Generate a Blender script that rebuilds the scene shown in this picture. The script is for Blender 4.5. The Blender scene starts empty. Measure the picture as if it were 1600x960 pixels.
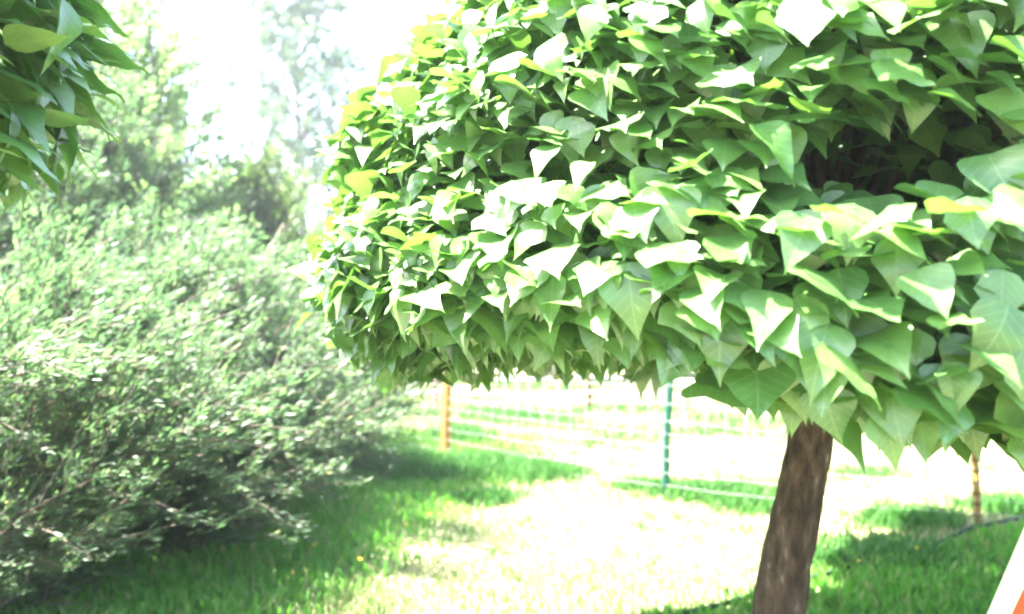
import bpy, math, random
import numpy as np
from mathutils import Vector

# ------------------------------------------------------------------ camera, world, sun, exposure
S = bpy.context.scene
C = S.collection
EYE = 1.6
cam_d = bpy.data.cameras.new("camera"); cam = bpy.data.objects.new("camera", cam_d); C.objects.link(cam)
cam.location = (0, 0, EYE); cam.rotation_euler = (math.radians(90), 0, 0)
cam_d.lens = 29.95; cam_d.sensor_width = 36; cam_d.clip_end = 2000; cam_d.clip_start = 0.05
cam_d.dof.use_dof = True; cam_d.dof.focus_distance = 2.0; cam_d.dof.aperture_fstop = 2.0
S.camera = cam

SUN_EL = math.radians(64); SUN_AZ = math.radians(-93)      # azimuth from +Y, negative = left
sun_vec = Vector((math.sin(SUN_AZ)*math.cos(SUN_EL), math.cos(SUN_AZ)*math.cos(SUN_EL), math.sin(SUN_EL)))
w = bpy.data.worlds.new("World"); S.world = w; w.use_nodes = True
nt = w.node_tree; bg = nt.nodes["Background"]
sky = nt.nodes.new("ShaderNodeTexSky"); sky.sky_type = 'NISHITA'; sky.sun_disc = False
sky.sun_elevation = SUN_EL; sky.sun_rotation = SUN_AZ; sky.dust_density = 3.0; sky.air_density = 1.0; sky.ozone_density = 1.0
nt.links.new(sky.outputs[0], bg.inputs[0]); bg.inputs[1].default_value = 0.10
sd = bpy.data.lights.new("sun", 'SUN'); sd.energy = 5.0; sd.angle = math.radians(0.55); sd.color = (1, 0.96, 0.88)
so = bpy.data.objects.new("sun", sd); C.objects.link(so); so.rotation_euler = sun_vec.to_track_quat('Z', 'Y').to_euler()
so.location = (0, 0, 30)
S.view_settings.view_transform = 'Standard'; S.view_settings.look = 'None'
S.view_settings.exposure = 3.85; S.view_settings.gamma = 1.0; S.view_settings.use_curve_mapping = False
S.render.engine = 'CYCLES'
S.cycles.max_bounces = 8; S.cycles.diffuse_bounces = 4; S.cycles.transmission_bounces = 5; S.cycles.transparent_max_bounces = 8
S.cycles.pixel_filter_type = 'BLACKMAN_HARRIS'; S.cycles.filter_width = 2.0
S.cycles.use_denoising = True; S.cycles.sample_clamp_indirect = 6

rng = np.random.default_rng(7); random.seed(7)

# ------------------------------------------------------------------ helpers
def tag(o, label=None, cat=None, group=None, kind=None):
    if label: o["label"] = label
    if cat: o["category"] = cat
    if group: o["group"] = group
    if kind: o["kind"] = kind
    return o

def empty(name, loc, rz=0):
    o = bpy.data.objects.new(name, None); C.objects.link(o); o.location = loc; o.rotation_euler = (0, 0, rz)
    o.empty_display_size = 0.2
    return o

def mesh_obj(name, verts, faces_list, mat, parent=None, smooth=True, mat_idx=None):
    """faces_list: list of int arrays each (n,k)"""
    me = bpy.data.meshes.new(name)
    verts = np.asarray(verts, dtype=np.float32)
    me.vertices.add(len(verts)); me.vertices.foreach_set("co", verts.ravel())
    loops = np.concatenate([f.ravel() for f in faces_list]).astype(np.int32)
    sizes = np.concatenate([np.full(len(f), f.shape[1]) for f in faces_list]).astype(np.int32)
    starts = np.concatenate([[0], np.cumsum(sizes)[:-1]]).astype(np.int32)
    me.loops.add(len(loops)); me.loops.foreach_set("vertex_index", loops)
    me.polygons.add(len(sizes)); me.polygons.foreach_set("loop_start", starts); me.polygons.foreach_set("loop_total", sizes)
    me.polygons.foreach_set("use_smooth", np.full(len(sizes), smooth))
    mats = mat if isinstance(mat, (list, tuple)) else [mat]
    for m in mats: me.materials.append(m)
    if mat_idx is not None: me.polygons.foreach_set("material_index", mat_idx.astype(np.int32))
    me.update(calc_edges=True); me.validate()
    o = bpy.data.objects.new(name, me); C.objects.link(o)
    if parent: o.parent = parent
    return o

class MB:
    def __init__(s): s.v = []; s.f4 = []; s.f3 = []; s.n = 0
    def add(s, v, f4=None, f3=None):
        v = np.asarray(v, float); s.v.append(v)
        if f4 is not None and len(f4): s.f4.append(np.asarray(f4)+s.n)
        if f3 is not None and len(f3): s.f3.append(np.asarray(f3)+s.n)
        s.n += len(v)
    def tube(s, pts, radii, seg=6, jitter=0.0, cap=True):
        pts = np.asarray(pts, float); n = len(pts); radii = np.broadcast_to(radii, (n,))
        t = np.gradient(pts, axis=0); t /= np.linalg.norm(t, axis=1)[:, None]+1e-9
        ref = np.array([0, 0, 1.0]) if abs(t[:, 2]).mean() < 0.8 else np.array([0, 1.0, 0])
        a = np.cross(t, ref); a /= np.linalg.norm(a, axis=1)[:, None]+1e-9; b = np.cross(t, a)
        th = np.linspace(0, 2*np.pi, seg, endpoint=False)
        rr = radii[:, None]*(1+jitter*rng.standard_normal((n, seg)))
        v = pts[:, None]+rr[..., None]*(np.cos(th)[None, :, None]*a[:, None]+np.sin(th)[None, :, None]*b[:, None])
        i = np.arange(n-1)[:, None]*seg; j = np.arange(seg)[None]; k = (j+1) % seg
        f = np.stack([i+j, i+k, i+seg+k, i+seg+j], -1).reshape(-1, 4)
        v = v.reshape(-1, 3); f3 = []
        if cap:
            v = np.vstack([v, pts[0], pts[-1]]); m = n*seg
            f3 = [[m, (q+1) % seg, q] for q in range(seg)]+[[m+1, (n-1)*seg+q, (n-1)*seg+(q+1) % seg] for q in range(seg)]
        s.add(v, f, f3)
    def box(s, c, size, R=None):
        q = np.array([[x, y, z] for x in (-.5, .5) for y in (-.5, .5) for z in (-.5, .5)])*np.array(size)
        if R is not None: q = q@np.asarray(R).T
        s.add(q+np.array(c), [[0, 1, 3, 2], [4, 6, 7, 5], [0, 4, 5, 1], [2, 3, 7, 6], [0, 2, 6, 4], [1, 5, 7, 3]])
    def build(s, name, mat, parent=None, smooth=True):
        fl = []
        if s.f4: fl.append(np.vstack(s.f4))
        if s.f3: fl.append(np.vstack(s.f3))
        return mesh_obj(name, np.vstack(s.v), fl, mat, parent, smooth)

def norm(a): return a/(np.linalg.norm(a, axis=-1, keepdims=True)+1e-9)

# ------------------------------------------------------------------ materials
def newmat(name):
    m = bpy.data.materials.new(name); m.use_nodes = True; t = m.node_tree
    for n in list(t.nodes): t.nodes.remove(n)
    out = t.nodes.new("ShaderNodeOutputMaterial")
    return m, t, out
def ramp(t, stops, fac=None):
    r = t.nodes.new("ShaderNodeValToRGB"); e = r.color_ramp.elements
    while len(e) < len(stops): e.new(0.5)
    for k, (p, c) in enumerate(stops): e[k].position = p; e[k].color = (*c, 1)
    if fac is not None: t.links.new(fac, r.inputs[0])
    return r
def leaf_mat(name, stops, trans_stops, tmix=0.35, rough=0.45, spec=0.5, vein=False):
    m, t, out = newmat(name); L = t.links.new
    geo = t.nodes.new("ShaderNodeNewGeometry")
    r1 = ramp(t, stops, geo.outputs["Random Per Island"]); r2 = ramp(t, trans_stops, geo.outputs["Random Per Island"])
    col = r1.outputs[0]
    if vein:
        tc = t.nodes.new("ShaderNodeTexCoord"); nz = t.nodes.new("ShaderNodeTexNoise"); nz.inputs["Scale"].default_value = 28
        nz.inputs["Detail"].default_value = 3
        L(tc.outputs["Object"], nz.inputs[0])
        mp = t.nodes.new("ShaderNodeMapRange"); mp.inputs[1].default_value = .3; mp.inputs[2].default_value = .7
        mp.inputs[3].default_value = .8; mp.inputs[4].default_value = 1.2
        L(nz.outputs[0], mp.inputs[0])
        mx = t.nodes.new("ShaderNodeVectorMath"); mx.operation = 'SCALE'
        L(r1.outputs[0], mx.inputs[0]); L(mp.outputs[0], mx.inputs["Scale"])
        sp = t.nodes.new("ShaderNodeSeparateXYZ"); L(tc.outputs["UV"], sp.inputs[0])
        def mth(op, a, b=None):
            q = t.nodes.new("ShaderNodeMath"); q.operation = op
            for k_, x_ in enumerate((a, b)):
                if x_ is None: continue
                if isinstance(x_, (int, float)): q.inputs[k_].default_value = x_
                else: L(x_, q.inputs[k_])
            return q.outputs[0]
        av = mth('ABSOLUTE', mth('SUBTRACT', sp.outputs[1], .5))
        mid = mth('LESS_THAN', av, .014)
        lat = mth('LESS_THAN', mth('FRACT', mth('MULTIPLY', mth('SUBTRACT', sp.outputs[0], mth('MULTIPLY', av, .8)), 6.5)), .09)
        vn = mth('MULTIPLY', mth('MAXIMUM', mid, lat), .45)
        m2 = t.nodes.new("ShaderNodeMixRGB"); L(vn, m2.inputs[0]); L(mx.outputs[0], m2.inputs[1]); m2.inputs[2].default_value = (.2, .32, .12, 1); col = m2.outputs[0]
    p = t.nodes.new("ShaderNodeBsdfPrincipled"); L(col, p.inputs["Base Color"])
    p.inputs["Roughness"].default_value = rough; p.inputs["Specular IOR Level"].default_value = spec
    tr = t.nodes.new("ShaderNodeBsdfTranslucent"); L(r2.outputs[0], tr.inputs[0])
    mx = t.nodes.new("ShaderNodeMixShader"); mx.inputs[0].default_value = tmix
    L(p.outputs[0], mx.inputs[1]); L(tr.outputs[0], mx.inputs[2]); L(mx.outputs[0], out.inputs[0])
    return m
def noise_mat(name, stops, scale=8, rough=0.8, bump=0.3, bscale=30, stretch=(1, 1, 1), spec=0.3, detail=6):
    m, t, out = newmat(name); L = t.links.new
    tc = t.nodes.new("ShaderNodeTexCoord"); mp = t.nodes.new("ShaderNodeMapping"); mp.inputs["Scale"].default_value = stretch
    L(tc.outputs["Object"], mp.inputs[0])
    nz = t.nodes.new("ShaderNodeTexNoise"); nz.inputs["Scale"].default_value = scale; nz.inputs["Detail"].default_value = detail
    L(mp.outputs[0], nz.inputs[0]); r = ramp(t, stops, nz.outputs[0])
    p = t.nodes.new("ShaderNodeBsdfPrincipled"); L(r.outputs[0], p.inputs["Base Color"]); p.inputs["Roughness"].default_value = rough
    p.inputs["Specular IOR Level"].default_value = spec
    if bump:
        n2 = t.nodes.new("ShaderNodeTexNoise"); n2.inputs["Scale"].default_value = bscale; n2.inputs["Detail"].default_value = 5
        L(mp.outputs[0], n2.inputs[0]); b = t.nodes.new("ShaderNodeBump"); b.inputs["Strength"].default_value = bump; b.inputs["Distance"].default_value = 0.02
        L(n2.outputs[0], b.inputs["Height"]); L(b.outputs[0], p.inputs["Normal"])
    L(p.outputs[0], out.inputs[0])
    return m

M_cat = leaf_mat("catalpa_leaf", [(0, (.05, .13, .03)), (.5, (.075, .17, .04)), (.98, (.10, .2, .045)), (1, (.13, .22, .05))],
                 [(0, (.10, .31, .03)), (.98, (.19, .42, .045)), (1, (.26, .42, .05))], 0.24, 0.38, 0.8, vein=True)
M_willow = leaf_mat("willow_leaf", [(0, (.036, .066, .038)), (.6, (.068, .10, .058)), (.97, (.11, .16, .09)), (1, (.3, .3, .1))],
                    [(0, (.08, .20, .08)), (1, (.18, .32, .10))], 0.35, 0.5, 0.35)
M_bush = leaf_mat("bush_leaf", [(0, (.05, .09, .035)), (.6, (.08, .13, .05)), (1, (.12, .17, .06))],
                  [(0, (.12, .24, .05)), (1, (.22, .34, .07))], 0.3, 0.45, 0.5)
M_bright = leaf_mat("sunlit_tone_leaf", [(0, (.10, .16, .07)), (.6, (.16, .24, .11)), (1, (.24, .30, .14))],
                    [(0, (.20, .38, .11)), (1, (.32, .48, .16))], 0.42, 0.45, 0.5)  # leaf colour lightened to stand in for strong sun on the bushes
M_far = leaf_mat("far_leaf", [(0, (.07, .11, .08)), (1, (.13, .19, .12))], [(0, (.09, .17, .09)), (1, (.15, .26, .12))], 0.3, 0.6, 0.2)
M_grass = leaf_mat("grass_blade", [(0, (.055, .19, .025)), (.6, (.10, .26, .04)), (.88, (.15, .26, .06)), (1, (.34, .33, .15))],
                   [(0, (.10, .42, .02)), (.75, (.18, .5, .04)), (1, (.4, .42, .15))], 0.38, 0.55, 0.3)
M_weed = leaf_mat("weed_and_shade", [(0, (.035, .12, .025)), (1, (.075, .18, .04))], [(0, (.05, .2, .03)), (1, (.08, .26, .04))], 0.3, 0.55, 0.2)  # dark green that also stands in for shade along the fence foot
M_litgrass = leaf_mat("sunlit_pale_grass", [(0, (.05, .12, .02)), (.3, (.13, .2, .05)), (.6, (.24, .26, .12)), (1, (.42, .38, .24))],
                 [(0, (.2, .36, .08)), (.7, (.36, .42, .16)), (1, (.45, .42, .25))], 0.3, 0.5, 0.4)  # pale lit copy of the lawn grass, strong sunlight put into the colour
M_bark = noise_mat("trunk_bark", [(.34, (.04, .027, .018)), (.5, (.085, .055, .035)), (.64, (.14, .095, .065)), (.74, (.30, .25, .21))], 13, .9, 1.0, 38, (2.4, 2.4, .8), detail=10)
M_bark.node_tree.nodes['Bump'].inputs['Distance'].default_value = .05
M_twig = noise_mat("twig_bark", [(.3, (.05, .04, .03)), (.7, (.13, .10, .08))], 12, .85, .4, 40)
M_drytwig = noise_mat("dry_twig", [(.3, (.3, .25, .17)), (.7, (.45, .4, .3))], 12, .85, .4, 40)
M_orange = noise_mat("orange_wood", [(.3, (.33, .16, .04)), (.7, (.44, .24, .07))], 5, .75, .5, 25, (3, 3, .5))
M_yellow = noise_mat("yellow_cane", [(.3, (.26, .15, .04)), (.7, (.38, .24, .08))], 5, .6, .3, 25, (3, 3, .5))
M_node = noise_mat("cane_joint", [(.3, (.05, .025, .012)), (.7, (.09, .045, .02))], 9, .8, .3, 25)
M_redpost = noise_mat("red_brown_wood", [(.3, (.11, .03, .02)), (.7, (.17, .045, .03))], 5, .8, .5, 25, (3, 3, .5))
M_green = noise_mat("green_coated_steel", [(.3, (.008, .06, .045)), (.7, (.014, .085, .06))], 5, .35, .1, 60)
M_wire = noise_mat("white_strand", [(.3, (.5, .52, .53)), (.7, (.62, .63, .64))], 20, .5, 0)
M_hose = noise_mat("grey_hose", [(.3, (.012, .016, .018)), (.7, (.025, .032, .036))], 15, .85, .1, 60)
M_white = noise_mat("white_plastic", [(.3, (.78, .78, .77)), (.7, (.83, .83, .82))], 6, .35, .05, 90)
M_red = noise_mat("red_plastic", [(.3, (.62, .075, .03)), (.7, (.68, .095, .04))], 4, .35, .05, 90)
M_yel = noise_mat("yellow_petal", [(.3, (.6, .4, .03)), (.7, (.8, .6, .06))], 10, .6, 0)

# ------------------------------------------------------------------ ground
def gz(x, y):
    return 0.035*np.sin(x*1.1+.4)*np.sin(y*.8+1)+0.018*np.sin(x*3.1+y*1.7)+0.012*np.sin(y*4.3-x*2.2)
def ground():
    g = np.concatenate([[-400, -150, -60, -30], np.arange(-16, 16.01, .2), [30, 60, 150, 400]])
    h = np.concatenate([[-300, -60, -20, -6], np.arange(-2, 24.01, .2), [40, 80, 200, 500]])
    X, Y = np.meshgrid(g, h, indexing='ij'); f = np.exp(-np.clip(np.hypot(X, Y-8)-14, 0, 99)/4)
    Z = gz(X, Y)*f
    v = np.stack([X, Y, Z], -1).reshape(-1, 3); n = len(h)
    i, j = np.meshgrid(np.arange(len(g)-1), np.arange(len(h)-1), indexing='ij')
    q = np.stack([i*n+j, (i+1)*n+j, (i+1)*n+j+1, i*n+j+1], -1).reshape(-1, 4)
    m, t, out = newmat("lawn_soil"); L = t.links.new
    tc = t.nodes.new("ShaderNodeTexCoord")
    n1 = t.nodes.new("ShaderNodeTexNoise"); n1.inputs["Scale"].default_value = 1.3; n1.inputs["Detail"].default_value = 8; L(tc.outputs["Object"], n1.inputs[0])
    n2 = t.nodes.new("ShaderNodeTexNoise"); n2.inputs["Scale"].default_value = 22; n2.inputs["Detail"].default_value = 8; L(tc.outputs["Object"], n2.inputs[0])
    r1 = ramp(t, [(.3, (.08, .11, .04)), (.5, (.14, .15, .07)), (.7, (.21, .19, .10))], n1.outputs[0])
    r2 = ramp(t, [(.35, (.09, .14, .04)), (.6, (.28, .25, .15))], n2.outputs[0])
    mx = t.nodes.new("ShaderNodeMixRGB"); mx.inputs[0].default_value = .5; L(r1.outputs[0], mx.inputs[1]); L(r2.outputs[0], mx.inputs[2])
    p = t.nodes.new("ShaderNodeBsdfPrincipled"); p.inputs["Roughness"].default_value = .95; L(mx.outputs[0], p.inputs[0])
    b = t.nodes.new("ShaderNodeBump"); b.inputs["Strength"].default_value = .8; b.inputs["Distance"].default_value = .03; L(n2.outputs[0], b.inputs["Height"]); L(b.outputs[0], p.inputs["Normal"])
    L(p.outputs[0], out.inputs[0])
    return tag(mesh_obj("ground", v, [q], m), kind="structure")
ground()

# ------------------------------------------------------------------ leaf cards in bulk
def leaf_template(kind, k=0):
    if kind == 'heart':
        r_ = random.Random(k*31+5)
        us = np.array([0, .05, .13, .23, .34, .46, .58, .70, .81, .91, 1.0]); vv = np.array([-1, -.55, 0, .55, 1])
        wid = r_.uniform(.58, .68); p_ = r_.uniform(.42, .75); q_ = r_.uniform(.52, .66)
        fold = r_.uniform(-.1, .55); droop = r_.uniform(-.1, .6); sw = r_.uniform(-.16, .16); lobe = r_.choice([0, 0, .05, .09])
        rows = []; uv = []
        ph = [r_.uniform(0, 6.28) for _ in range(4)]; am = r_.uniform(.015, .05)
        for u in us:
            h = wid*max(0, math.sin(math.pi*u**q_))**.75*(1-u)**p_ if 0 < u < 1 else 0
            h += lobe*math.exp(-((u-.36)/.09)**2); c_ = sw*u*u
            for v_ in vv:
                side = 1 if v_ > 0 else 0
                hh = h*(1+.06*math.sin(u*9+ph[side])); a_ = abs(v_)
                rows.append((u-.13*a_*math.exp(-u*5), c_+v_*hh, fold*(a_*hh)**1.4+am*a_*math.sin(u*13+ph[2+side])-droop*u*u))
                uv.append((u, v_*hh+.5))
        v = np.array(rows); f = []
        for i in range(len(us)-1):
            for j in range(4):
                a = i*5+j; f.append([a, a+1, a+6, a+5])
        return v, np.array(f), np.array(uv)
def place(template, pos, tip, nrm, L, W):
    """pos,tip,nrm (n,3); L,W (n,)"""
    v, f = template[:2]
    t = norm(tip); s = norm(np.cross(nrm, t)); n = np.cross(t, s)
    P = pos[:, None]+(v[None, :, 0]*L[:, None])[..., None]*t[:, None]+(v[None, :, 1]*W[:, None])[..., None]*s[:, None]+(v[None, :, 2]*W[:, None])[..., None]*n[:, None]
    F = f[None]+(np.arange(len(pos))*len(v))[:, None, None]
    return P.reshape(-1, 3), F.reshape(-1, f.shape[1])
OVAL = (np.array([(0, 0, 0), (.3, -.42, .1), (.7, -.36, .02), (1, 0, -.15), (.7, .36, .02), (.3, .42, .1), ]), np.array([[0, 1, 2, 3], [0, 3, 4, 5]]))
def leaves_mesh(name, mats_tpl, mat, parent):
    V = []; F = []; n = 0
    for v, f in mats_tpl:
        V.append(v); F.append(f+n); n += len(v)
    return mesh_obj(name, np.vstack(V), [np.vstack(F)], mat, parent)

# ------------------------------------------------------------------ globe catalpas
def lump(d, ph=0):
    return (np.sin(d[:, 0]*5.1+d[:, 2]*4+ph)*.5+np.sin(d[:, 1]*6.3-d[:, 2]*5.2+ph*2)*.5+.6*np.sin(d[:, 0]*11+d[:, 1]*9+ph*3))*.05
def catalpa(loc, lean, prof, n, leafL, label, ph, hole=None, group='ball catalpas set in a row', trunk_r=.088, z_fork=1.4, seedn=1, keep=None, notch=None):
    """prof: (z list, radius list) of the crown measured from the crown axis"""
    global rng
    rng = np.random.default_rng(100+seedn)
    root = empty('catalpa_tree', (loc[0], loc[1], 0)); tag(root, label, 'tree', group)
    zs, rs = map(np.array, prof)
    ax = lambda z: np.array([lean[0], lean[1]])*np.clip(z, 0, 1.5)[..., None]
    # trunk
    mb = MB(); zz = np.linspace(-.1, z_fork, 26); seg = 22
    th = np.linspace(0, 2*np.pi, seg, endpoint=False); vs = []
    for z in zz:
        c = ax(np.array(z)); r = trunk_r*(1.12-.30*max(z, 0)/z_fork+.45*math.exp(-max(z, 0)*9))
        rr = r*(1+.05*np.sin(th*3+z*2+ph)+.045*np.sin(th*7+z*5)+.03*rng.standard_normal(seg))
        vs.append(np.stack([c[0]+rr*np.cos(th)+.008*math.sin(z*7), c[1]+rr*np.sin(th), np.full(seg, z)], -1))
    v = np.vstack(vs); i = np.arange(len(zz)-1)[:, None]*seg; j = np.arange(seg)[None]; k = (j+1) % seg
    mb.add(v, np.stack([i+j, i+k, i+seg+k, i+seg+j], -1).reshape(-1, 4))
    # knob at the graft
    c = ax(np.array(z_fork)); mb.tube([(c[0], c[1], z_fork-.05), (c[0], c[1], z_fork+.02), (c[0], c[1], z_fork+.12), (c[0], c[1], z_fork+.2)], [trunk_r*.8, trunk_r*1.15, trunk_r*1.0, trunk_r*.3], 14, .06)
    mb.build('trunk', M_bark, root)
    # branches
    mb = MB()
    for b in range(46):
        a = b*2.399+ph; z1 = rng.uniform(zs[0]+.15, zs[-1]-.1); r1 = np.interp(z1, zs, rs)*rng.uniform(.68, .86)
        p0 = np.array([c[0], c[1], z_fork+.08]); p3 = np.array([c[0]+math.cos(a)*r1, c[1]+math.sin(a)*r1, z1])
        p1 = p0+(p3-p0)*.35+np.array([0, 0, .16+.12*rng.random()]); p2 = p0+(p3-p0)*.7+np.array([0, 0, .14])
        t = np.linspace(0, 1, 9)[:, None]; P = (1-t)**3*p0+3*t*(1-t)**2*p1+3*t*t*(1-t)*p2+t**3*p3
        P[1:] += rng.standard_normal((8, 3))*.012
        mb.tube(P, np.linspace(.019, .004, 9)*rng.uniform(.7, 1.2), 6)
    mb.build('branches', M_twig, root)
    # leaves
    z = rng.uniform(zs[0]-.02, zs[-1], n*2); R = np.interp(z, zs, rs)
    keepp = rng.random(n*2) < (R/R.max())**1.0
    z = z[keepp][:n]; R = R[keepp][:n]; m = len(z); a = rng.uniform(0, 2*np.pi, m)
    d = np.stack([np.cos(a), np.sin(a), (z-zs.mean())/1.0], -1)
    R = R*(.985+lump(d, ph)*.9)+np.clip(rng.standard_normal(m), -2, 1.5)*.03
    depth = rng.random(m)**1.7*.4; deep = rng.random(m) < .12; depth = np.where(deep, rng.uniform(.35, 1.0, m), depth); r = R-depth*np.minimum(1, R)
    # the underside: leaves fill the flat bottom
    nb = int(n*.14); zb = zs[0]+rng.uniform(0, .26, nb); ab = rng.uniform(0, 2*np.pi, nb); rb = rs[0]*np.sqrt(rng.random(nb))
    z = np.r_[z, zb]; a = np.r_[a, ab]; r = np.r_[r, rb]; m = len(z)
    out = np.stack([np.cos(a), np.sin(a), np.zeros(m)], -1)
    cx = ax(np.minimum(z, 1.3))
    P = np.stack([cx[:, 0]+r*np.cos(a), cx[:, 1]+r*np.sin(a), z], -1)
    low = np.clip((zs[0]+.32-z)/.32, 0, 1); top = np.clip((z-zs[-1]+.9)/.9, 0, 1)
    dr = rng.beta(1.15, 1.9, m)*1.35-.08+low*rng.uniform(0, .75, m)-top*.1           # droop angle in radians
    rnd = norm(rng.standard_normal((m, 3)))
    hang = rng.random(m) < np.clip(.15+low*.4, 0, 1)
    dr = np.where(hang, rng.uniform(.7, 1.35, m), rng.normal(.22, .24, m))
    tip = out+np.array([.75, 0, 0])*(~hang)[:, None]+rnd*np.array([.75, .75, .3]); tip[:, 2] = 0; tip = norm(tip)
    T = tip*np.cos(dr)[:, None]; T[:, 2] = -np.sin(dr)
    tilt = np.where(hang, rng.uniform(.8, 1.5, m), rng.uniform(.0, .62, m))
    N = out*np.sin(tilt)[:, None]+np.array([0, 0, 1.])*np.cos(tilt)[:, None]+rnd[:, [1, 2, 0]]*.33
    Ls = leafL*rng.uniform(.68, 1.25, m)*(1+.25*low); W = Ls*rng.uniform(.75, 1.05, m)
    if notch is not None:
        ang = np.arctan2(out[:, 1], out[:, 0]); da = (ang-notch[0]+np.pi) % (2*np.pi)-np.pi
        P[:, 2] += notch[2]*np.exp(-(da/np.where(da > 0, notch[1], .6))**2)*np.clip((zs[0]+.5-P[:, 2])/.5, 0, 1)
    ang = np.arctan2(out[:, 1], out[:, 0])
    P[:, 2] += (.028*np.sin(ang*9+ph)+.022*np.sin(ang*21+1)+.02*np.clip(rng.standard_normal(m), -1.2, 2)+.015)*np.clip((zs[0]+.4-P[:, 2])/.4, 0, 1)
    ok = np.ones(m, bool)
    if hole is not None:
        for hc, hr in hole:
            q = (P+np.array([loc[0], loc[1], 0])-np.array(hc))/np.array(hr)
            ok &= (np.linalg.norm(q, axis=1) > 1) | (rng.random(m) < .02)
    if keep is not None: ok &= keep(P+np.array([loc[0], loc[1], 0]))
    P, T, N, Ls, W = P[ok], T[ok], N[ok], Ls[ok], W[ok]; m = len(P)
    P = P-T*(Ls*.35)[:, None]
    parts = []; uvs = []
    idx = rng.integers(0, 14, m)
    for kk in range(14):
        s = idx == kk
        tp = leaf_template('heart', kk)
        parts.append(place(tp, P[s], T[s], N[s], Ls[s], W[s])); uvs.append(np.tile(tp[2], (s.sum(), 1)))
    cr = leaves_mesh('crown', parts, M_cat, root)
    vi = np.zeros(len(cr.data.loops), np.int32); cr.data.loops.foreach_get("vertex_index", vi)
    cr.data.uv_layers.new(name="leaf"); cr.data.uv_layers["leaf"].data.foreach_set("uv", np.vstack(uvs)[vi].astype(np.float32).ravel())
    return root

prof_main = ([1.36, 1.43, 1.54, 1.74, 1.92, 2.13, 2.24, 2.49, 2.7, 2.95, 3.2, 3.35],
             [1.56, 1.68, 1.73, 1.71, 1.60, 1.63, 1.56, 1.39, 1.17, .9, .5, .2])
catalpa((0.875, 3.05), (.16, 0), prof_main, 25000, .090, 'ball crowned catalpa with leaning brown trunk in the middle of the lawn', 0.3,
        hole=[((.66, 1.50, 1.87), (.15, .30, .085)), ((.78, 1.75, 1.90), (.16, .35, .09))], seedn=1, notch=(math.radians(-127), .22, .19))
prof2 = ([1.87, 1.93, 2.04, 2.2, 2.5, 2.8, 3.1, 3.4], [1.1, 1.3, 1.42, 1.45, 1.4, 1.2, .85, .3])
catalpa((-2.33, 1.55), (0, 0), prof2, 6000, .125, 'near dark green catalpa crown cut off at the top left corner', 1.7, z_fork=1.75, seedn=2)
prof3 = ([1.4, 1.5, 1.65, 1.9, 2.2, 2.5, 2.8, 3.1, 3.4], [1.45, 1.75, 1.9, 1.92, 1.85, 1.65, 1.25, .8, .3])
catalpa((2.92, 4.45), (0.03, 0), prof3, 6000, .13, 'next catalpa behind the right side of the big crown', 3.1, z_fork=1.35, seedn=3)

# ------------------------------------------------------------------ shrubs: stems > twigs > leaves
def twiggy(stems, n_tw, n_lf, tl, lsz, lean, spread=.7, start=.3, leaf_align=.8, droop=.0, aspect=.4, bias=0.):
    """stems: list of (n,3) polylines. returns twig segs and leaf arrays"""
    P, T, N, L = [], [], [], []; tw = []
    for st in stems:
        k = rng.uniform(start, 1, n_tw)*(len(st)-1); i = np.minimum(k.astype(int), len(st)-2); f = (k-i)[:, None]
        b = st[i]*(1-f)+st[i+1]*f; dirn = norm(st[i+1]-st[i])
        d = norm(dirn*.6+norm(rng.standard_normal((n_tw, 3)))*spread+np.array(lean)*.6)
        ln = tl*rng.uniform(.5, 1.2, n_tw)
        for q in range(n_tw): tw.append((b[q], b[q]+d[q]*ln[q]*.55+np.array([0, 0, .04*ln[q]]), b[q]+d[q]*ln[q]-np.array([0, 0, droop*ln[q]])))
        u = rng.uniform(.05, 1.05, (n_tw, n_lf))
        pos = b[:, None]+d[:, None]*(ln[:, None]*u)[..., None]; pos[..., 2] -= droop*(ln[:, None]*u*u)
        tip = d[:, None]*leaf_align+norm(rng.standard_normal((n_tw, n_lf, 3)))*.7+np.array(lean)*bias
        nr = np.array([0, 0, 1.])+norm(rng.standard_normal((n_tw, n_lf, 3)))*.8
        P.append((pos+rng.standard_normal(pos.shape)*lsz*.35).reshape(-1, 3)); T.append(tip.reshape(-1, 3)); N.append(nr.reshape(-1, 3)); L.append(lsz*rng.uniform(.6, 1.3, n_tw*n_lf))
    P, T, N, L = map(np.concatenate, (P, T, N, L))
    return tw, place(OVAL, P, T, N, L, L*aspect*rng.uniform(.8, 1.2, len(L)))

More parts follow.
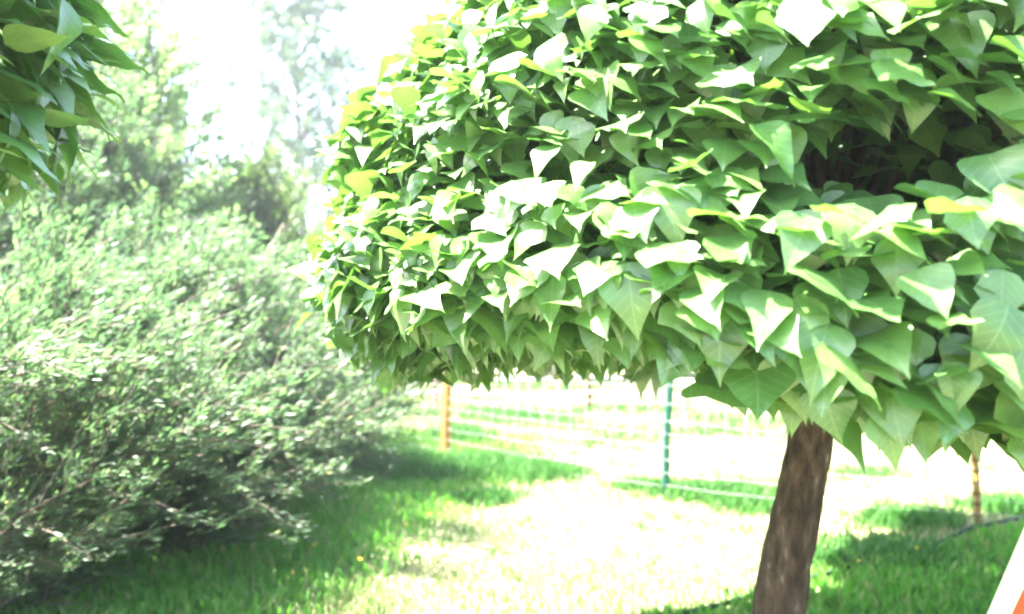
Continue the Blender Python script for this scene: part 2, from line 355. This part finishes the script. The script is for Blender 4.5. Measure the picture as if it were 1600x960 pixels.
def shrub(name, cat, loc, R, H, label, mat, lean=(.35, 0, .2), n_st=34, n_tw=16, n_lf=26, tl=.55, lsz=.06, group=None, seedn=0, start=.25, aspect=.4, barkm=None, squash=1.0, bias=1.2):
    global rng
    rng = np.random.default_rng(500+seedn)
    root = empty(name, (loc[0], loc[1], 0)); tag(root, label, cat, group)
    stems = []; mb = MB()
    for s in range(n_st):
        a = rng.uniform(0, 2*np.pi); e = rng.random()**.6
        base = np.array([math.cos(a), math.sin(a)*squash, 0])*R*.35*rng.random(); base[2] = -.05
        tipz = H*(1-.72*e**2.2)*rng.uniform(.8, 1.0)
        tip = np.array([math.cos(a)*R*e*.85, math.sin(a)*R*e*.85*squash, tipz])+np.array(lean)*H*.22
        mid = base*.5+tip*.5+np.array([0, 0, H*.16])-np.array(lean)*H*.06
        t = np.linspace(0, 1, 9)[:, None]; P = (1-t)**2*base+2*t*(1-t)*mid+t*t*tip
        P[1:] += rng.standard_normal((8, 3))*.02*H*.5; P[1:, 2] = np.maximum(P[1:, 2], .08)
        stems.append(P); mb.tube(P, np.linspace(.016, .004, 9)*H*.42, 5)
    if mat is M_willow:
        for q in range(16):
            st = stems[rng.integers(n_st)]; b = st[rng.integers(2, 7)].copy(); b[1] -= rng.uniform(0, .5)*R*.6
            d = norm(np.array([1, rng.normal(0, .2)-.25, rng.normal(.55, .16)])); ln = rng.uniform(.5, 1.1)
            t = np.linspace(0, 1, 6)[:, None]; P = b+d*ln*t+np.array([0, 0, .07])*np.sin(t*3)*ln; mb.tube(P, np.linspace(.009, .003, 6), 5); stems.append(P)
    tw, lv = twiggy(stems, n_tw, n_lf, tl, lsz, lean, start=start, aspect=aspect, bias=bias)
    for a_, b_, c_ in tw: mb.tube([a_, b_, c_], [.005, .004, .002], 3, cap=False)
    lv[0][:, 2] = np.maximum(lv[0][:, 2], .01)
    mb.build('stems', barkm or M_twig, root); leaves_mesh('foliage', [lv], mat, root)
    return root

G = 'grey green willow shrubs on the left'
WL = (.62, 0, .36)
shrub('willow_shrub', 'shrub', (-2.85, 4.5), 1.4, 1.75, 'dark grey green willow shrub nearest the bottom left corner', M_willow, WL, n_st=50, n_tw=22, n_lf=50, seedn=1, group=G, lsz=.047, start=.02, aspect=.30)
shrub('willow_shrub', 'shrub', (-2.35, 5.55), .95, 1.15, 'low spreading willow shrub at the front edge of the thicket', M_willow, WL, n_st=44, n_tw=18, n_lf=50, seedn=8, group=G, lsz=.047, start=.02, aspect=.30)
shrub('willow_shrub', 'shrub', (-2.75, 6.3), 1.4, 2.15, 'willow shrub with slanting dark twigs in the middle of the thicket', M_willow, WL, n_st=54, n_tw=22, n_lf=52, seedn=2, group=G, lsz=.050, start=.02, aspect=.30)
shrub('willow_shrub', 'shrub', (-2.15, 7.8), 1.05, 1.65, 'low willow shrub at the right end of the thicket beside the orange post', M_willow, WL, n_st=46, n_tw=20, n_lf=46, seedn=3, group=G, lsz=.050, start=.02, aspect=.30)
shrub('willow_shrub', 'shrub', (-4.6, 6.5), 1.6, 3.1, 'willow shrub at the left picture edge under the near catalpa crown', M_willow, WL, n_st=50, n_tw=20, n_lf=50, seedn=4, group=G, lsz=.052, start=.08, aspect=.30)
shrub('willow_shrub', 'shrub', (-4.25, 7.7), 1.4, 3.7, 'tallest willow shrub rising towards the tall bush at the back of the thicket', M_willow, (.4, 0, .36), n_st=56, n_tw=20, n_lf=42, seedn=11, group=G, lsz=.055, start=.1, aspect=.32)
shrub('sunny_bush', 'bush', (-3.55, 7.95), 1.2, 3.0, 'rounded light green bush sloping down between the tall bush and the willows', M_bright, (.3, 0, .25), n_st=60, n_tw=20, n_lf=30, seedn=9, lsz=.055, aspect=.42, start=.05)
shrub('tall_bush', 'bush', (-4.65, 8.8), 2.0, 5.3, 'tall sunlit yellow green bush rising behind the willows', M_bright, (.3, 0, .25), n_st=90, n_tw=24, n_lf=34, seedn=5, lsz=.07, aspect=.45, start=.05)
shrub('dark_bush', 'bush', (-2.95, 9.3), 1.15, 3.0, 'darker green upright bush in the dip of the thicket skyline', M_bush, (.2, 0, .45), n_st=60, n_tw=18, n_lf=30, seedn=6, lsz=.06, aspect=.4)

# ------------------------------------------------------------------ background trees and bushes
def tree(name, loc, H, R, trunk_h, label, mat, n_br=26, n_tw=16, n_lf=22, lsz=.12, seedn=0, group=None, tl=.9, gap=None):
    global rng
    rng = np.random.default_rng(900+seedn)
    root = empty(name, (loc[0], loc[1], 0)); tag(root, label, 'tree', group)
    mb = MB(); tz = np.linspace(-.2, H*.93, 14); tp = np.stack([.15*np.sin(tz*.5), .1*np.sin(tz*.7+1), tz], -1)
    mb.tube(tp, np.linspace(.009*H, .0015*H, 14), 9, .04); mb.build('trunk', M_twig, root)
    stems = []; mb = MB()
    for b in range(n_br):
        z0 = trunk_h+(H*.9-trunk_h)*(b+.5)/n_br; a = b*2.4+rng.uniform(-.3, .3)
        sh = math.sin(math.pi*min(1, (z0-trunk_h)/(H-trunk_h)*.85+.15))**.7
        ln = R*max(.25, sh)*rng.uniform(.7, 1.1)
        p0 = np.array([np.interp(z0, tz, tp[:, 0]), np.interp(z0, tz, tp[:, 1]), z0]); p2 = p0+np.array([math.cos(a)*ln, math.sin(a)*ln, ln*rng.uniform(.4, .9)])
        p1 = (p0+p2)/2+np.array([0, 0, ln*.1]); t = np.linspace(0, 1, 7)[:, None]; P = (1-t)**2*p0+2*t*(1-t)*p1+t*t*p2
        P[1:] += rng.standard_normal((6, 3))*.05*ln*.5; stems.append(P); mb.tube(P, np.linspace(.0035*H, .001*H, 7), 5)
    tw, lv = twiggy(stems, n_tw, n_lf, tl, lsz, (0, 0, .1), spread=.8, start=.25, droop=.25, aspect=.55)
    for a_, b_, c_ in tw: mb.tube([a_, b_, c_], [.008, .006, .003], 3, cap=False)
    mb.build('branches', M_twig, root); leaves_mesh('crown', [lv], mat, root)
    return root
tree('poplar_tree', (-6.1, 24.5), 13.5, 2.3, 2.6, 'tall loose pale tree fading against the white sky', M_far, n_br=50, n_tw=15, n_lf=26, lsz=.16, seedn=1, tl=.9)
GB = 'bushes closing off the far side of the meadow'
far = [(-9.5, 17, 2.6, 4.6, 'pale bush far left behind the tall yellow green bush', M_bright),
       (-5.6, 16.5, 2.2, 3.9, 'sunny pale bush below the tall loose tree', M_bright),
       (-3.6, 18.5, 1.9, 3.7, 'bush paled as if sunlit left of the big catalpa crown', M_bright),
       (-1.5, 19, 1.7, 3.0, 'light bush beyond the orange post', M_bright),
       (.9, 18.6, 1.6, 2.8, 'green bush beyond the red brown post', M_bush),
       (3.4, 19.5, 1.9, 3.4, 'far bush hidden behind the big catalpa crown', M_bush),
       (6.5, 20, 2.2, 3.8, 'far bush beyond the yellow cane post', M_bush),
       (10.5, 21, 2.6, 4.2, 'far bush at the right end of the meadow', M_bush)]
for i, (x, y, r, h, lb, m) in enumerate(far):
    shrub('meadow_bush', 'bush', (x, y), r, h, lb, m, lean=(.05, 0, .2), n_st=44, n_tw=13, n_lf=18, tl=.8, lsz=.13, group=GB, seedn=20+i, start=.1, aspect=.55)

# ------------------------------------------------------------------ grass
def blades(name, label, X, Y, Hh, Wd, mat, cat='grass', lean=.5, wide=None):
    n = len(X); a = rng.uniform(0, 2*np.pi, n); dx, dy = np.cos(a), np.sin(a); b = rng.uniform(0, 2*np.pi, n); ox, oy = np.cos(b), np.sin(b)
    z = gz(X, Y)-.005; l = rng.uniform(.1, lean*1.3, n)*Hh
    def row(f, wf, hf): return [np.stack([X+ox*l*f+s*dx*Wd*wf, Y+oy*l*f+s*dy*Wd*wf, z+Hh*hf], -1) for s in (-1, 1)]
    r0 = row(0, .5, 0); r1 = row(.35, .5, .55); tipp = np.stack([X+ox*l, Y+oy*l, z+Hh*.9], -1)
    V = np.stack([r0[0], r0[1], r1[0], r1[1], tipp], 1).reshape(-1, 3); o = (np.arange(n)*5)[:, None]
    F4 = o+np.array([[0, 1, 3, 2]]); F3 = o+np.array([[2, 3, 4]])
    return tag(mesh_obj(name, V, [F4, F3], mat), label, cat, kind='stuff')
rng = np.random.default_rng(42)
def sample(n, y0, y1, marg=.6, p=1.0):
    y = y0+(y1-y0)*rng.random(n)**p; x = rng.uniform(-1, 1, n)*(y*.64+marg); return x, y
def ndens(x, y): return .5+.5*np.sin(x*2.3+1.1*np.sin(y*1.9))*np.sin(y*2.7+x*1.3)
# lawn colour split along the cast shadows, deeper green in shade, pale where lit
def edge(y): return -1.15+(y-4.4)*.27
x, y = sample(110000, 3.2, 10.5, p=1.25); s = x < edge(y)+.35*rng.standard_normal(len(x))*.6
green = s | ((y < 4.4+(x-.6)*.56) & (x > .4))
blades('lawn_grass', 'shade coloured green grass in the shade of the thicket and the catalpas', x[green], y[green], rng.uniform(.05, .13, green.sum()), rng.uniform(.009, .021, green.sum()), M_grass)
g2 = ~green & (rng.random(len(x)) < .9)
blades('sunlit_grass', 'short grass coloured pale as sunlit on the open lawn', x[g2], y[g2], rng.uniform(.025, .075, g2.sum())*(.7+.6*ndens(x[g2], y[g2])), rng.uniform(.006, .012, g2.sum()), M_litgrass)
x, y = sample(60000, 10.3, 19, 1.5)
pg = (ndens(x*.45, y*.9) > .62) & (rng.random(len(x)) < .7)
blades('meadow_grass', 'pale meadow grass beyond the net fence', x[~pg], y[~pg], rng.uniform(.05, .14, (~pg).sum()), rng.uniform(.012, .024, (~pg).sum()), M_litgrass)
blades('meadow_patches', 'darker green blades in patches beyond the net fence', x[pg], y[pg], rng.uniform(.08, .2, pg.sum()), rng.uniform(.014, .028, pg.sum()), M_weed, 'herbs')
x, y = sample(2600, 4.3, 10); q_ = rng.integers(0, 260, 2600); x, y = x[q_]+.035*rng.standard_normal(2600), y[q_]+.035*rng.standard_normal(2600)
blades('clover_tufts', 'small dark green tufts scattered over the bright lawn', x, y, rng.uniform(.04, .09, 2600), rng.uniform(.008, .016, 2600), M_weed, 'clover')
# weed clumps, dark tone standing in for shade: (x, y, rx, ry, n, h)
def px(u, v): d = 1331*EYE/(v-480); return ((u-800)/1331*d, d)
W = []
for (u, v, ru, n, h) in [(640, 735, 60, 2600, .22), (740, 740, 70, 2800, .2), (830, 750, 60, 2200, .15), (800, 655, 90, 1500, .2), (870, 650, 40, 500, .15), (1110, 775, 80, 1600, .13), (1170, 790, 50, 700, .12),
                         (1000, 765, 40, 600, .12), (1420, 820, 60, 1100, .12), (1570, 800, 50, 900, .16), (1290, 885, 30, 500, .14), (1400, 870, 90, 1400, .12), (720, 690, 40, 700, .25), (760, 780, 40, 600, .12), (1350, 740, 60, 300, .12), (960, 700, 90, 300, .12)]:
    cx, cy = px(u, v); r = ru/1331*cy
    W.append((cx+rng.standard_normal(n)*r*.6, cy+rng.standard_normal(n)*r*.45, rng.uniform(.5, 1.2, n)*h))
X, Y, Hh = (np.concatenate(q) for q in zip(*W))
blades('shade_weeds', 'taller weeds darkened for shade along the fence foot and the thicket edge', X, Y, Hh, rng.uniform(.009, .02, len(X)), M_weed, 'weeds')

# ------------------------------------------------------------------ fences
def post_round(name, p, r, h, mat, parent, tilt=(0, 0), jit=.05):
    mb = MB(); z = np.linspace(-.1, h, 12); P = np.stack([p[0]+tilt[0]*z+.004*np.sin(z*9), p[1]+tilt[1]*z, z], -1)
    mb.tube(P, np.r_[np.full(11, r), r*.9], 12, jit); return mb.build(name, mat, parent)
GP = 'fence posts'
A = [(-3.4, 11.2), (-.69, 8.9), (1.27, 7.1), (3.36, 6.15), (5.9, 5.2)]
f = empty('net_fence', (1.27, 7.1, 0)); tag(f, 'white strand net fence running across the lawn behind the catalpa trunk', 'fence')
L0 = np.array([1.27, 7.1])
def loc(p): return (p[0]-L0[0], p[1]-L0[1])
post_round('post', loc(A[0]), .04, 1.15, M_orange, f)
o = post_round('post', loc(A[1]), .05, 1.15, M_orange, f, (.02, 0)); o['label'] = 'orange brown wooden fence post'
o = post_round('post', loc(A[2]), .031, 1.15, M_green, f, (.045, 0), .0); o['label'] = 'dark green coated metal fence post'
mb = MB(); mb.tube([(loc(A[2])[0]+.045*1.15, 0, 1.148), (loc(A[2])[0]+.045*1.15, 0, 1.175)], [.034, .03], 12); mb.build('post_cap', M_green, o)
o = post_round('post', loc(A[3]), .027, 1.15, M_yellow, f, (-.03, 0), .03); o['label'] = 'yellow cane fence post with dark rings'
q = loc(A[3])
for k in range(14):
    zz = .1+k*.08; mb = MB(); mb.tube([(q[0]-.03*zz, q[1], zz-.007), (q[0]-.03*zz, q[1], zz), (q[0]-.03*zz, q[1], zz+.007)], [.028, .034, .028], 10); mb.build('ring', M_node, o)
post_round('post', loc(A[4]), .03, 1.15, M_yellow, f)
mb = MB(); hs = [.12, .22, .33, .44, .55, .66, .8, .95]
for k in range(4):
    a, b = np.array(loc(A[k])), np.array(loc(A[k+1])); t = np.linspace(0, 1, 15)
    for h in hs:
        sag = .03*np.sin(t*np.pi)*(1+.6*math.sin(h*9+k))
        P = np.stack([a[0]+(b[0]-a[0])*t, a[1]+(b[1]-a[1])*t-.035, h-sag+.004*np.sin(t*23+h*7)], -1); mb.tube(P, .0014, 5)
    nv = int(np.linalg.norm(b-a)/.16)
    for i in range(1, nv):
        t_ = i/nv; c_ = a+(b-a)*t_; sg = .03*math.sin(t_*math.pi)
        mb.tube([(c_[0]+.01*math.sin(i), c_[1]-.035, hs[0]-sg), (c_[0], c_[1]-.035, .5-sg), (c_[0]-.01*math.sin(i*2), c_[1]-.035, hs[-1]-sg)], .0011, 3)
mb.build('netting', M_wire, f)
f2 = empty('tape_fence', (1.21, 13.3, 0)); tag(f2, 'far fence of white tapes on red brown posts across the meadow', 'fence')
B = [(-8.8, 0), (-5.2, .3), (-2.4, .1), (0, 0), (3.4, -.3), (6.8, -.8)]
for k, p in enumerate(B): post_round('post', p, .036, 1.1, M_redpost, f2)
for h in (.28, .52, .78, 1.0):
    mb = MB(); P = []
    for k in range(len(B)-1):
        for t in np.linspace(0, 1, 9)[:-1]: P.append((B[k][0]+(B[k+1][0]-B[k][0])*t, B[k][1]+(B[k+1][1]-B[k][1])*t-.04, h-.05*math.sin(t*math.pi)))
    mb.tube(P, .011, 5); mb.build('tape', M_wire, f2)

# ------------------------------------------------------------------ hose
mb = MB(); P = []
for i, (u, v) in enumerate([(900, 985), (980, 965), (1060, 950), (1130, 938), (1190, 925), (1280, 903), (1360, 884), (1440, 862), (1490, 848), (1530, 836), (1570, 824), (1620, 812), (1700, 800)]):
    x_, y_ = px(u, v); P.append((x_, y_, gz(x_, y_)+.035))
P = np.array(P); t = np.linspace(0, len(P)-1, 60); P = np.stack([np.interp(t, range(len(P)), P[:, k]) for k in range(3)], -1); P[:, 1] += .015*np.sin(t*2.4)
mb.tube(P, .016, 8); tag(mb.build('garden_hose', M_hose), 'dark grey hose lying on the grass behind the catalpa trunk', 'hose')

# ------------------------------------------------------------------ slide at the lower right
A_ = np.array([1.141, 2.0, .872]); D = np.array([-.045, -.2, .227]); D = D/np.linalg.norm(D)
sidev = norm(np.cross(D, [0, 0, 1.])); sidev = sidev if sidev[0] > 0 else -sidev; up = np.cross(sidev, D); up = up if up[2] > 0 else -up
b0 = A_-D*(A_[2]-.12)/D[2]; b1 = A_+D*.62/D[2]*.9
sl = empty('garden_slide', (b0[0], b0[1], 0)); tag(sl, 'orange red slide with a broad white edge at the bottom right corner', 'slide')
O = np.array([b0[0], b0[1], 0])
def slide_pts():
    ext = norm(np.array([D[0], D[1], 0]))
    lo = b0-ext*.35
    P = [lo, b0-ext*.1+np.array([0, 0, .0])]
    P += [b0+(b1-b0)*t for t in np.linspace(.06, 1, 12)]
    return np.array(P)-O
SP = slide_pts(); Wd = .42
for s in (0, 1):
    mb = MB(); mb.tube(SP+sidev*(Wd*s), .023, 14); mb.build('side_rail', M_white, sl)
mb = MB(); n = len(SP); sec = [(0.005, .004), (.05, -.045), (.12, -.06), (.3, -.06), (.37, -.045), (.40, 0)]
vs = []
for p in SP:
    for a_, b_ in sec: vs.append(p+sidev*a_+up*b_)
for p in SP:
    for a_, b_ in sec: vs.append(p+sidev*a_+up*(b_-.006))
k = len(sec); F = []
for i in range(n-1):
    for j in range(k-1):
        q = i*k+j; F.append([q, q+1, q+k+1, q+k]); q += n*k; F.append([q, q+k, q+k+1, q+1])
mb.add(vs, F); mb.build('chute', M_red, sl)
top = SP[-1]; ext = norm(np.array([D[0], D[1], 0]))
mb = MB()
for s in (0, 1):
    mb2 = MB(); a_ = top+sidev*(Wd*s)+ext*.04; e_ = a_+ext*.45; e_[2] = 0
    mb2.tube([a_+np.array([0, 0, .25]), a_, e_], .02, 10); mb2.build('ladder_leg', M_white, sl)
for r_ in range(5):
    t_ = .15+r_*.17; a_ = top+ext*.04; e_ = a_+ext*.45; e_[2] = 0; c_ = a_+(e_-a_)*t_
    m3 = MB(); m3.tube([c_, c_+sidev*Wd], .016, 8); m3.build('rung', M_red, sl)

# ------------------------------------------------------------------ dry twig in the thicket, leaning branch at the right edge, yellow flowers
mb = MB(); mb.tube([(-2.9, 7.7, .6), (-2.62, 7.75, 1.45), (-2.3, 7.7, 1.95), (-2.05, 7.65, 2.35)], [.014, .012, .009, .004], 6)
tag(mb.build('dry_branch', M_drytwig), 'thin pale dry branch sticking up out of the thicket', 'branch')
mb = MB(); mb.tube([(4.62, 6.9, -.05), (4.42, 6.9, .35), (4.2, 6.88, .75), (4.0, 6.86, 1.15), (3.85, 6.86, 1.6)], [.03, .028, .024, .02, .012], 8, .04)
tag(mb.build('leaning_stake', M_twig), 'grey brown stake leaning in beyond the fence at the right edge', 'stake')
FL = ['yellow flower in the shaded grass left of the sunlit patch', 'yellow flower close to the left edge of the sunlit patch', 'yellow flower on the shadow edge beside the sunlit patch', 'yellow flower deeper in the shaded grass towards the willow shrubs',
      'yellow flower nearest the bottom edge under the willow shrubs', 'yellow flower farthest back on the left shadow edge', 'yellow flower in the shade just right of the catalpa trunk', 'yellow flower in the shade between the trunk and the slide']
for i, (u, v) in enumerate([(490, 885), (632, 856), (668, 838), (560, 905), (455, 930), (700, 812), (1340, 905), (1430, 880)]):
    x_, y_ = px(u, v); r = empty('yellow_flower', (x_, y_, float(gz(x_, y_))))
    tag(r, FL[i], 'flower', 'yellow flowers in the grass')
    mb = MB(); mb.tube([(0, 0, 0), (.006, 0, .07), (.01, 0, .12)], .0025, 4); mb.build('stalk', M_grass, r)
    mb = MB(); th = np.linspace(0, 2*np.pi, 11)[:-1]
    for j in range(10):
        a = th[j]; mb.add([(.01, 0, .12), (.01+.011*math.cos(a-.3), .011*math.sin(a-.3), .125), (.01+.014*math.cos(a), .014*math.sin(a), .122), (.01+.011*math.cos(a+.3), .011*math.sin(a+.3), .125)], [[0, 1, 2, 3]])
    mb.build('petals', M_yel, r)

# ------------------------------------------------------------------ haze
hz = MB(); hz.box((0, 22, 8), (70, 72, 18))  # thin volume added to imitate lens flare veiling the shadows
hm, ht, ho = newmat("flare_veil"); pv = ht.nodes.new("ShaderNodeVolumePrincipled"); pv.inputs["Color"].default_value = (.9, .97, 1, 1); pv.inputs["Density"].default_value = .002
pv.inputs["Anisotropy"].default_value = .3
ht.links.new(pv.outputs[0], ho.inputs["Volume"])
tag(hz.build('flare_veil', hm, smooth=False), 'thin added haze in the air', 'flare_veil', kind='stuff')
